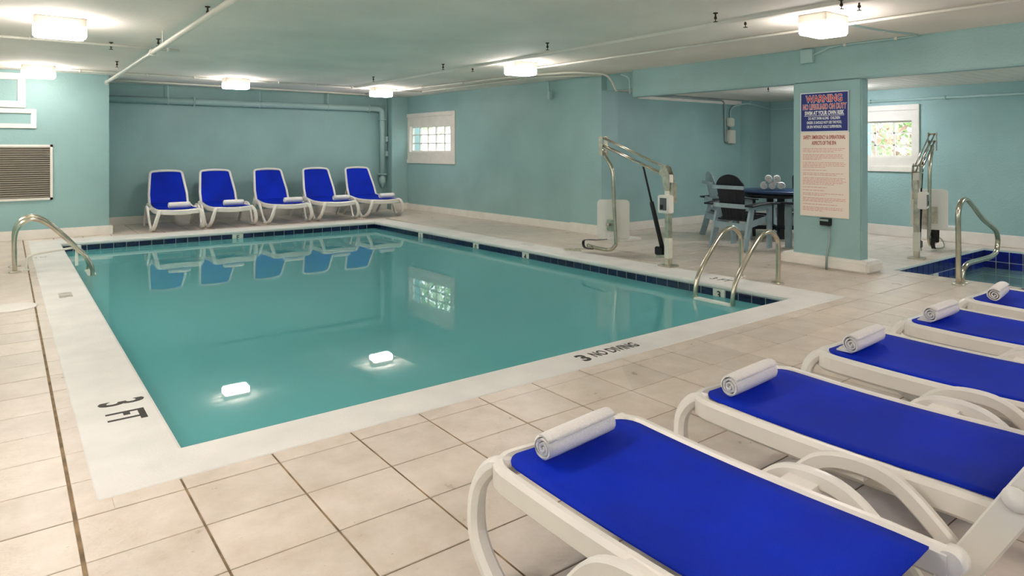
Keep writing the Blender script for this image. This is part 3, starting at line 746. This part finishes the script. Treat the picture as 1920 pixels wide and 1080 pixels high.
# lift 1 : arm towards +y (away), seat back panel faces the pool
l1 = lift((6.27, 5.20), R(90), 1.08, 1.50, 'pool lift with white seat hung over the right deck, left of the sign pillar', 1)
T = Matrix.Translation((.98, -.08, .47)) @ Matrix.Rotation(R(44), 4, 'Z') @ Matrix.Rotation(R(90), 4, 'X')
MB().prism([(x, y) for x, y in rounded(.42, .52, .05)], -.015, .015, T).build('seat_back', M['plastic'], l1, bevel=.006)
MB().box(.90, 1.02, -.05, .0, .33, .47).build('seat_bracket', M['steel_dull'], l1, bevel=.004)
MB().lathe([(.022, 0), (.022, .02), (0, .02)], Matrix.Translation((.97, .02, .41)) @ Matrix.Rotation(R(-90), 4, 'X'), 12).build('bracket_bolt', M['steel_dull'], l1)
MB().prism(rounded(.44, .40, .06), 0, .035, Matrix.Translation((1.0, -.24, .19))).build('seat', M['plastic'], l1, bevel=.01)
MB().sweep(spline([(.98, .05, .22), (1.12, .08, .20), (1.3, .1, .185), (1.36, .1, .15), (1.33, .1, .08), (1.2, .08, .07)], 5), .045, .008, side=(0, 1, 0)).build('strap', M['black'], l1)
MB().tube(spline([(1.2, .05, .07), (1.55, .12, .035), (1.62, .2, .03), (1.5, .25, .035), (1.3, .2, .05)], 5), .010, 8).build('foot_bar', M['steel_dull'], l1)
# lift 2 : in the spa room
l2 = lift((9.22, 3.66), R(11), 1.0, 1.56, 'pool lift standing between the window and the spa', -1)
RZ = Matrix.Rotation(R(-80), 4, 'Z')
MB().prism([(x, y) for x, y in rounded(.44, .54, .05)], -.015, .015, Matrix.Translation((.90, .02, .575)) @ RZ @ Matrix.Rotation(R(90), 4, 'X')).build('seat_back', M['plastic'], l2, bevel=.006)
MB().box(-.09, .09, -.012, .012, -.12, .11, Matrix.Translation((.845, .0, .50)) @ RZ).build('seat_bracket', M['steel_dull'], l2, bevel=.004)
MB().prism(rounded(.50, .36, .06), 0, .04, Matrix.Translation((1.02, -.06, .295)) @ RZ).build('seat', M['plastic'], l2, bevel=.01)
MB().sweep(spline([(.86, -.02, .28), (.76, -.05, .22), (.74, -.05, .12), (.80, -.05, .05), (.86, -.05, .04)], 5), .05, .008, side=(0, 1, 0)).build('strap', M['black'], l2)
MB().sweep([(.95, -.02, .29), (1.08, -.03, .10), (1.13, -.03, .10), (1.22, -.02, .29)], .06, .01, side=(0, 1, 0)).build('strap', M['black'], l2)
MB().tube(spline([(.8, -.05, .05), (1.0, -.1, .03), (1.25, -.1, .03), (1.5, -.05, .06), (1.5, .0, .12), (1.1, .02, .14)], 5), .010, 8).build('foot_bar', M['steel_dull'], l2)

# ------------------------------------------------------------------ pillar signs
sg = empty('warning_sign', (XB-.008, 4.047, 1.83), 0, 'tall pool safety sign, blue warning panel over cream panel, on the pillar', 'sign')
hw = .29
b1 = MB().box(-.004, .004, -hw, hw, -.235, .235).build('blue_panel', M['signblue'], sg)
fr_ = MB()
for a in ((-hw, hw, .225, .235), (-hw, hw, -.235, -.225), (-hw, -hw+.008, -.225, .225), (hw-.008, hw, -.225, .225)): fr_.box(-.007, -.004, *a)
fr_.build('border', M['pure'], b1)
rt, up_ = (0, -1, 0), (0, 0, 1)
def st(body, size, z_, m, xs, bold=0., parent=b1, dx=0., lay=0.):
    return text(body, size, (-.0055-dx, 0, z_), rt, up_, m, parent, xs=xs, bold=bold, thick=.0004)
st('WARNING', .115, .12, M['pure'], .78, .0065); st('WARNING', .115, .12, M['red'], .78, .002, dx=.001)
st('NO LIFEGUARD ON DUTY', .088, .035, M['pure'], .50, .005); st('NO LIFEGUARD ON DUTY', .088, .035, M['red'], .50, .001, dx=.001)
st('SWIM AT YOUR OWN RISK', .066, -.032, M['pure'], .58, .0025)
MB().box(-.0065, -.0055, -.24, .24, -.046, -.041).build('underline', M['pure'], b1)
for t_, z_ in (('DO NOT SWIM ALONE.  CHILDREN', -.088), ('UNDER 15 SHOULD NOT USE THE POOL', -.138), ('OR SPA WITHOUT ADULT SUPERVISION.', -.188)): st(t_, .046, z_, M['pure'], .50 if len(t_) > 30 else .52, .001)
b2 = MB().box(-.004, .004, -hw-.003, hw+.003, -1.235, -.238).build('cream_panel', M['signwhite'], sg)
st('SAFETY, EMERGENCY & OPERATIONAL', .062, -.318, M['redhead'], .47, .001, b2); st('ASPECTS OF THE SPA', .062, -.385, M['redhead'], .50, .001, b2)
rnd = random.Random(4); ln = MB(); z_ = -.43
for para in (3, 4, 4, 1, 2, 5, 1, 1, 2, 3, 1, 3):
    for k in range(para):
        y_ = hw-.03; end = -hw+.03 + (rnd.uniform(.1, .35) if k == para-1 else rnd.uniform(0, .05))
        while y_ > end:
            wd = rnd.uniform(.012, .05); ln.box(-.0052, -.0042, max(end, y_-wd), y_, z_-.0035, z_+.0035); y_ -= wd+.008
        z_ -= .0185
    z_ -= .018
ln.build('fine_print', M['redthin'], b2)['kind'] = 'stuff'
o = empty('outlet_box', (XB-.03, 4.02, .50), 0, 'small black outlet box on a grey conduit under the warning sign', 'outlet')
MB().box(-.03, .028, -.065, .055, .0, .085).build('box', M['black'], o, bevel=.004)
MB().box(-.034, -.030, -.05, .05, .052, .075).build('cover', M['greyconduit'], o)
MB().tube([(.0, -.045, .0), (-.01, -.05, -.2), (-.075, -.055, -.355), (-.085, -.055, -.50)], .013, 8).build('conduit', M['greyconduit'], o)

# ------------------------------------------------------------------ left wall: grille and empty frames
g_ = empty('air_grille', (.1, YL, 1.03), 0, 'large louvred air grille on the left wall', 'grille')
m_ = MB(); x_a, x_b, z_a, z_b = -1.0, .49, -.43, .43
for a in ((x_a, x_b, z_b-.035, z_b), (x_a, x_b, z_a, z_a+.035), (x_a, x_a+.035, z_a, z_b), (x_b-.035, x_b, z_a, z_b)): m_.box(a[0], a[1], -.025, 0, a[2], a[3])
m_.build('frame', M['white'], g_)
MB().box(x_a+.03, x_b-.03, -.003, 0, z_a+.03, z_b-.03).build('backing', M['dark'], g_)
m_ = MB(); k = 24
for i in range(k):
    z_ = z_a+.05+(z_b-z_a-.1)*i/(k-1); m_.bar((x_a+.035, -.012, z_), (x_b-.035, -.012, z_), .027, .003, up=(0, .55, .83))
o = m_.build('louvres', M['grille'], g_); o['kind'] = 'stuff'
MB().box(-.24, -.228, -.024, -.005, z_a+.03, z_b-.03).build('mullion', M['grille'], g_)
def pframe(xa, xb, za, zb, t, label):
    o = empty('wall_frame', (xb, YL, (za+zb)/2), 0, label, 'frame')
    h = (zb-za)/2; w_ = xb-xa; m_ = MB()
    for a in ((-w_, 0, h-t, h), (-w_, 0, -h, -h+t), (-w_, -w_+t, -h+t, h-t), (-t, 0, -h+t, h-t)): m_.box(a[0], a[1], -.03, 0, a[2], a[3])
    m_.build('moulding', M['white'], o, bevel=.006)
    return o
pframe(-.85, .245, 2.025, 2.55, .10, 'upper white empty wall frame near the ceiling at the left edge')
pframe(-.85, .38, 1.71, 2.01, .07, 'lower narrow white empty wall frame above the grille')

# ------------------------------------------------------------------ pipes
def pipe(name, pts, r, m, label, n=10, fil=.08, cat='pipe', group=None, clips=()):
    o = empty(name, pts[0], 0, label, cat, group); b = Vector(pts[0])
    MB().tube([p-b for p in fillet(pts, fil)], r, n).build('pipe', m, o)
    for c, dr in clips:
        c = Vector(c)-b; d = Vector(dr).normalized(); MB().tube([c-d*.012, c+d*.012], r*1.5, n).build('clip', m, o)
    return o
yp = YR-.12
dp = pipe('drain_pipe', [(1.38, yp, 2.305), (6.895, yp, 2.305), (6.895, yp, .82)], .063, M['pipe'], 'fat teal-painted pipe along the recess wall dropping in the corner', 16, .14,
     clips=[((2.9, yp, 2.305), (1,0,0)), ((6.55, yp, 2.305), (1,0,0)), ((6.895, yp, 2.06), (0,0,1))])
b = Vector((1.38, yp, 2.305))
Tv = Matrix.Translation(Vector((6.895, yp, .60))-b)
MB().lathe([(.02,-.10),(.03,-.04),(.05,-.02),(.075,.03),(.075,.12),(.055,.15),(.055,.20),(.11,.20),(.11,.225),(.065,.225)], Tv, 16).build('valve', M['pipe'], dp)
for x in (2.45, 4.15, 5.6):
    MB().box(-.012, .012, -.012, .012, 0, .27).build('hanger', M['pipe'], dp).location = Vector((x, yp, 2.33))-b
    MB().tube([Vector((x-.012, yp, 2.305))-b, Vector((x+.012, yp, 2.305))-b], .074, 14).build('hanger_ring', M['pipe'], dp)
o = pipe('conduit', [(7.0, 14.05, CZ), (7.0, 14.05, 1.5)], .013, M['pipe'], 'thin teal conduit with two small boxes beside the corner drop pipe')
for z_ in (1.56, 1.22): MB().box(-.035, .035, -.04, .04, z_-CZ, z_-CZ+.12).build('box', M['pipe'], o, bevel=.006)
MB().tube([(0, 0, -1.1), (0, 0, -1.28)], .011, 8).build('pipe', M['pipe'], o)
wp = pipe('ceiling_pipe', [(1.28, 12.42, 2.45), (1.28, 2.9, 2.45)], .026, M['pipew'], 'white pipe running across the ceiling above the left side of the pool', 12,
     clips=[((1.28, 8.2, 2.45), (0,1,0)), ((1.28, 12.3, 2.45), (0,1,0))])
for y_ in (4.2, 7.6, 11.0): MB().tube([(0, y_-12.42, 0), (0, y_-12.42, .15)], .006, 6).build('hanger', M['pipew'], wp)
pipe('ceiling_pipe', [(-2.1, 8.58, 2.545), (1.62, 8.58, 2.545)], .016, M['pipew'], 'thin ceiling pipe between the two left lamps', 8, clips=[((.2, 8.58, 2.545), (1,0,0)), ((1.5, 8.58, 2.545), (1,0,0))])
o = MB().box(-.035, .035, -5.9, 5.1, -.03, 0).build('ceiling_batten', M['ceil']); o.location = (5.42, 7.2, CZ); tag(o, 'flat white batten running along the ceiling over the right pool edge', 'batten')
pipe('ceiling_pipe', [(6.15, 8.1, 2.575), (6.52, -1.6, 2.575)], .014, M['pipew'], 'thin pipe on the ceiling parallel to the beam', 8)
pipe('conduit', [(6.2, 13.7, 2.575), (6.62, 8.6, 2.575), (6.95, 7.62, 2.575), (7.50, 7.40, 2.56), (7.62, 7.35, 2.30)], .018, M['pipew'], 'white conduit bending down past the column top', 8, .14,
     clips=[((6.62, 8.6, 2.575), (0,1,0)), ((6.5, 10.0, 2.575), (0,1,0)), ((6.4, 11.3, 2.575), (0,1,0))])
pipe('conduit', [(6.0, 12.3, 2.58), (6.9, 12.3, 2.58), (7.0, 8.5, 2.58), (7.6, 7.66, 2.57)], .013, M['pipew'], 'thin conduit along the ceiling edge of the long right wall', 8, .14, clips=[((6.96, 10.0, 2.58), (0,1,0)), ((6.93, 11.3, 2.58), (0,1,0))])
pipe('conduit', [(-2.1, 11.98, 2.578), (1.3, 12.0, 2.578), (6.9, 12.2, 2.578)], .013, M['pipew'], 'thin conduit linking the far ceiling lamps', 8, clips=[((x, 12.0+.02*(x > 1.3)*(x-1.3), 2.578), (1,0,0)) for x in (-.6, .9, 1.8, 2.5, 3.9, 4.6, 5.3)])
pipe('conduit', [(1.35, 13.2, 2.57), (7.0, 13.5, 2.57)], .016, M['pipew'], 'white pipe on the ceiling of the recess behind the far lamps', 8)
pipe('conduit', [(7.56, 7.2, 2.55), (7.65, 7.10, 2.50), (7.66, 7.10, 2.24)], .016, M['pipe'], 'teal conduit dropping beside the end of the beam', 8, .1)
o = pipe('conduit', [(7.62, 9.0, 2.57), (7.62, 8.98, 2.40)], .02, M['pipe'], 'short teal stub pipe high on the long right wall', 8)
MB().box(-.02, .05, -.06, .0, -.3, -.16).build('box', M['pipe'], o, bevel=.005)
# beam junction box and conduit to the lamp
o = empty('junction_box', (XB-.03, 4.24, 2.51), 0, 'teal junction box high on the beam above the sign', 'box')
MB().box(-.03, .028, -.075, .075, -.09, .07).build('housing', M['pipe'], o, bevel=.005)
MB().tube(spline([(.0, -.07, .0), (.0, -.2, .04), (.0, -.35, .075), (.0, -1.0, .078), (.0, -1.18, .078), (-.1, -1.22, .08), (-.6, -1.12, .083), (-1.55, -1.05, .083)], 6), .012, 8).build('conduit', M['pipe'], o)
for p in ((0, -.45, .077), (0, -1.0, .078), (-.55, -1.12, .083)): MB().box(-.018, .018, -.014, .014, -.018, .014).build('clip', M['pipew'], o).location = p
# alcove electrics
ya_ = YA-.03
o = empty('electrical_box', (11.25, ya_, 1.5), 0, 'pair of stacked electrical boxes with conduits on the alcove wall', 'box')
MB().box(.0, .17, -.07, .028, 0, .26).build('lower_box', M['box'], o, bevel=.005)
MB().box(-.01, .15, -.07, .028, .33, .50).build('upper_box', M['box'], o, bevel=.02)
MB().tube(fillet([(-2.5, 0, .83), (-.1, 0, .83), (-.06, 0, .02), (.02, 0, .02)], .12), .017, 8).build('conduit', M['greyconduit'], o)
MB().tube(spline([(.1, 0, .5), (.1, 0, .62), (.15, -.03, .72), (.3, -.14, .77), (.45, -.235, .77), (.9, -.235, .72), (1.16, -.25, .70), (1.18, -.6, .70), (1.18, -1.4, .70)], 5), .014, 8).build('conduit', M['pipe'], o)
MB().box(.06, .09, -.02, .01, .26, .33).build('nipple', M['steel_dull'], o)
pipe('conduit', [(XS-.02, -2.3, 2.17), (XS-.02, 5.9, 2.17)], .02, M['pipe'], 'teal conduit along the spa wall above the window', 8, clips=[((XS-.02, y_, 2.17), (0,1,0)) for y_ in (3.0, 4.1, 5.2)])

# ------------------------------------------------------------------ sprinklers
def sprinkler(x, y, z, label):
    o = empty('sprinkler', (x, y, z), 0, label, 'sprinkler', 'ceiling sprinkler heads')
    MB().lathe([(.022, 0), (.022, -.008), (.008, -.012), (.008, -.035), (.013, -.04), (.013, -.055), (.004, -.06), (.004, -.075), (.02, -.078), (.02, -.082), (0, -.082)], Matrix(), 10).build('head', M['brass'], o)
sp0 = sprinkler
for x, y, l_ in ((1.36, 6.05, 'sprinkler head right of the white ceiling pipe near the top'), (1.33, 8.15, 'sprinkler head midway along the white ceiling pipe'), (.95, 8.75, 'sprinkler head on the thin left ceiling pipe'),
                 (1.22, 10.6, 'sprinkler head near the far end of the white pipe'), (4.95, 8.15, 'sprinkler head left of the batten over the pool'), (5.42, 8.1, 'sprinkler head on the batten left of the column lamp'),
                 (4.9, 5.8, 'sprinkler head above the middle of the pool right side'), (5.0, 3.62, 'left of two sprinkler heads before the sign pillar'), (5.45, 3.62, 'right of two sprinkler heads before the sign pillar'),
                 (4.9, 10.3, 'sprinkler head near the far right lamp'), (5.35, 2.68, 'sprinkler head at the top edge right of the lamp'), (5.52, 2.62, 'sprinkler head beside the top edge bracket')):
    sprinkler(x, y, CZ if 'pipe' not in l_ or 'near' in l_ else CZ, l_)
sprinkler(9.25, 5.75, AZ, 'sprinkler head in the alcove plank ceiling')

# ------------------------------------------------------------------ dining set
tb = empty('dining_table', (9.80, 5.97, 0), 0, 'round dark navy outdoor dining table in the alcove', 'table')
MB().lathe([(.0, .70), (.56, .70), (.575, .715), (.575, .73), (.56, .742), (0, .742)], Matrix(), 28).build('tabletop', M['navytop'], tb)
MB().lathe([(.46, .63), (.48, .63), (.48, .70), (.46, .70)], Matrix(), 24).build('apron', M['navyplastic'], tb)
for k in range(4):
    a = R(45+90*k); c_, s_ = math.cos(a), math.sin(a)
    MB().bar((c_*.34, s_*.34, .0), (c_*.34, s_*.34, .64), .10, .06, up=(c_, s_, 0)).build('leg', M['navyplastic'], tb)
MB().bar((-.3, -.3, .14), (.3, .3, .14), .06, .06).bar((-.3, .3, .14), (.3, -.3, .14), .06, .06).build('stretcher', M['navyplastic'], tb)
tm = None; rr = .066
tw = [(-1, 0, 'bottom left'), (0, 0, 'bottom middle'), (1, 0, 'bottom right'), (-.5, 1, 'upper left'), (.5, 1, 'upper right')]
ux, uy = math.cos(R(-58)), math.sin(R(-58))
for k, (i, j, l_) in enumerate(tw):
    if tm is None: o = towel_mesh(.26, rr*.98, seed=31, turns=3.0, n=18, th=.013).build('rolled_towel', M['towel']); tm = o
    else: o = tm.copy(); C.objects.link(o)
    o.location = (9.74 + ux*i*rr*1.92, 5.98 + uy*i*rr*1.92, .743+rr+j*rr*1.72); o.rotation_euler = (k*.9, 0, R(32))
    tag(o, l_ + ' rolled towel in the pyramid on the dining table', 'towel', 'rolled towels stacked on the table')
def make_chair(label):
    o = empty('dining_chair', (0,0,0), 0, label, 'chair', 'adirondack dining chairs around the table')
    G, K = M['greyplastic'], M['navyplastic']              # chair faces +y
    for s in (-1, 1):
        MB().bar((s*.29, .22, 0), (s*.29, .22, .60), .035, .09, up=(0,1,0)).build('leg', G, o)
        MB().bar((s*.27, -.34, 0), (s*.27, -.16, .62), .035, .09, up=(0,1,0)).build('leg', G, o)
        MB().sweep(spline([(s*.33, -.34, .615), (s*.335, -.1, .635), (s*.335, .1, .64), (s*.33, .33, .625)], 4), .13, .024, up=(0,0,1)).build('armrest', K, o)
        MB().bar((s*.29, -.30, .585), (s*.29, .27, .585), .03, .05).build('arm_rail', G, o)
        MB().bar((s*.25, -.26, .34), (s*.25, .27, .42), .03, .09).build('seat_rail', G, o)
    MB().bar((-.27, -.27, .32), (.27, -.27, .32), .03, .09).build('back_stretcher', G, o)
    for i in range(6):
        y_ = -.17+.085*i; MB().box(-.26, .26, y_-.038, y_+.038, .0, .02).build('seat_slat', K, o).location = (0, 0, .39+.012*i+(.01 if i == 5 else 0))
    MB().bar((-.29, -.285, .60), (.29, -.285, .60), .025, .06).build('back_rail', G, o)
    MB().bar((-.25, -.335, .86), (.25, -.335, .86), .025, .05).build('back_rail', G, o)
    # fan of seven slats cut to one arc: local plane (x across, t up the back)
    bk = Vector((0, -.20, 1)).normalized(); T = Matrix(((1, 0, 0, 0), (0, bk.y, -bk.z, -.19), (0, bk.z, bk.y, .40), (0, 0, 0, 1)))
    for i in range(7):
        def X(u, t): return u*(.175 + .10*t)
        def top(u): return .40 + .25*math.sqrt(max(0, 1-(u*.93)**2))
        u0, u1 = (i-3.5)/3.5+.012, (i-2.5)/3.5-.012
        poly = [(X(u0, 0), 0), (X(u1, 0), 0)] + [(X(u, top(u)), top(u)) for u in [u1+(u0-u1)*k/4 for k in range(5)]]
        MB().prism(poly, -.009, .009, T).build('back_slat', K, o)
    return o
ch = make_chair('dark fan-backed dining chair seen from behind, nearest the pool')
ch.location = (8.35, 5.60, 0); ch.rotation_euler = (0, 0, R(-90))
for loc, rz, l_ in (((9.12, 6.36, 0), -127, 'dining chair with pale grey back slats at the far left of the table'), ((9.08, 4.92, 0), -4, 'dining chair partly hidden by the sign pillar'), ((10.95, 6.25, 0), 95, 'dining chair on the far side of the table by the window wall')):
    c = copy_tree(ch); c.location = loc; c.rotation_euler = (0, 0, R(rz)); c['label'] = l_
    if 'far left' in l_:
        for b_ in [x for x in bpy.data.objects if x.parent == c and x.name.startswith('back_slat')]:
            b_.data = b_.data.copy(); b_.data.materials[0] = M['greyplastic']
# ------------------------------------------------------------------ outside
def shrub(cx, cy, cz, rx, ry, rz_, n, ms, label, name='shrub', size=.07, seed=1, trunk=None):
    rnd = random.Random(seed); o = empty(name, (cx, cy, -.02), 0, label, 'plant')
    mbs = [MB() for _ in ms]
    for k in range(n):
        while True:
            p = Vector((rnd.uniform(-1,1), rnd.uniform(-1,1), rnd.uniform(-1,1)))
            if p.length < 1: break
        p = Vector((p.x*rx, p.y*ry, cz+p.z*rz_)); q = Vector((rnd.gauss(0,1), rnd.gauss(0,1), rnd.gauss(0,1))).normalized(); r2 = q.orthogonal().normalized(); r3 = q.cross(r2)
        s = size*rnd.uniform(.6, 1.4); mb = mbs[rnd.randrange(len(ms))]; i = len(mb.v)
        mb.v += [p-r2*s, p+r3*s*.4, p+r2*s, p-r3*s*.4]; mb.f.append((i, i+1, i+2, i+3)); mb.sm.append(False)
    for mb, m in zip(mbs, ms):
        me = bpy.data.meshes.new('foliage'); me.from_pydata([tuple(v) for v in mb.v], [], mb.f); me.materials.append(m)
        f = bpy.data.objects.new('foliage', me); C.objects.link(f); f.parent = o; f['kind'] = 'stuff'
    for t in (trunk or []): MB().tube(spline(t, 4), [.06-.04*i/(len(spline(t, 4))) for i in range(len(spline(t, 4)))], 7).build('branch', M['bark'], o)
    return o
shrub(11.5, 19.2, 3.0, 2.2, 2.2, 1.1, 900, [M['leaf'], M['leafp']], 'green tree outside the left window', 'tree', .16, 3, trunk=[[(1.9, -1.6, 0), (1.5, -1.2, 1.2), (.4, -.2, 2.2), (-1.0, .8, 2.9)], [(.6, -.4, 2.0), (.2, .9, 3.2)]])
shrub(15.4, 6.9, 1.1, 1.0, 1.8, .9, 900, [M['leafb'], M['leafp'], M['leafb']], 'brown-leaved shrub outside the spa window', 'shrub', .10, 5, trunk=[[(0,0,0),(.1,.2,.7)]])
shrub(17.6, 7.8, 2.2, 1.6, 2.6, 1.5, 1100, [M['leaf'], M['leafp']], 'pale green bush beyond the shrub outside the spa window', 'bush', .14, 6, trunk=[[(0,0,0),(.1,.2,1.6)]])
o = MB().box(XS+.25, 40, -12, 5.9, -.1, -.02).box(XA+.25, 40, 5.9, 45, -.1, -.02).box(8.0, XA+.25, 8.2, 45, -.1, -.02).build('ground_outside', M['concrete']); struct(o)
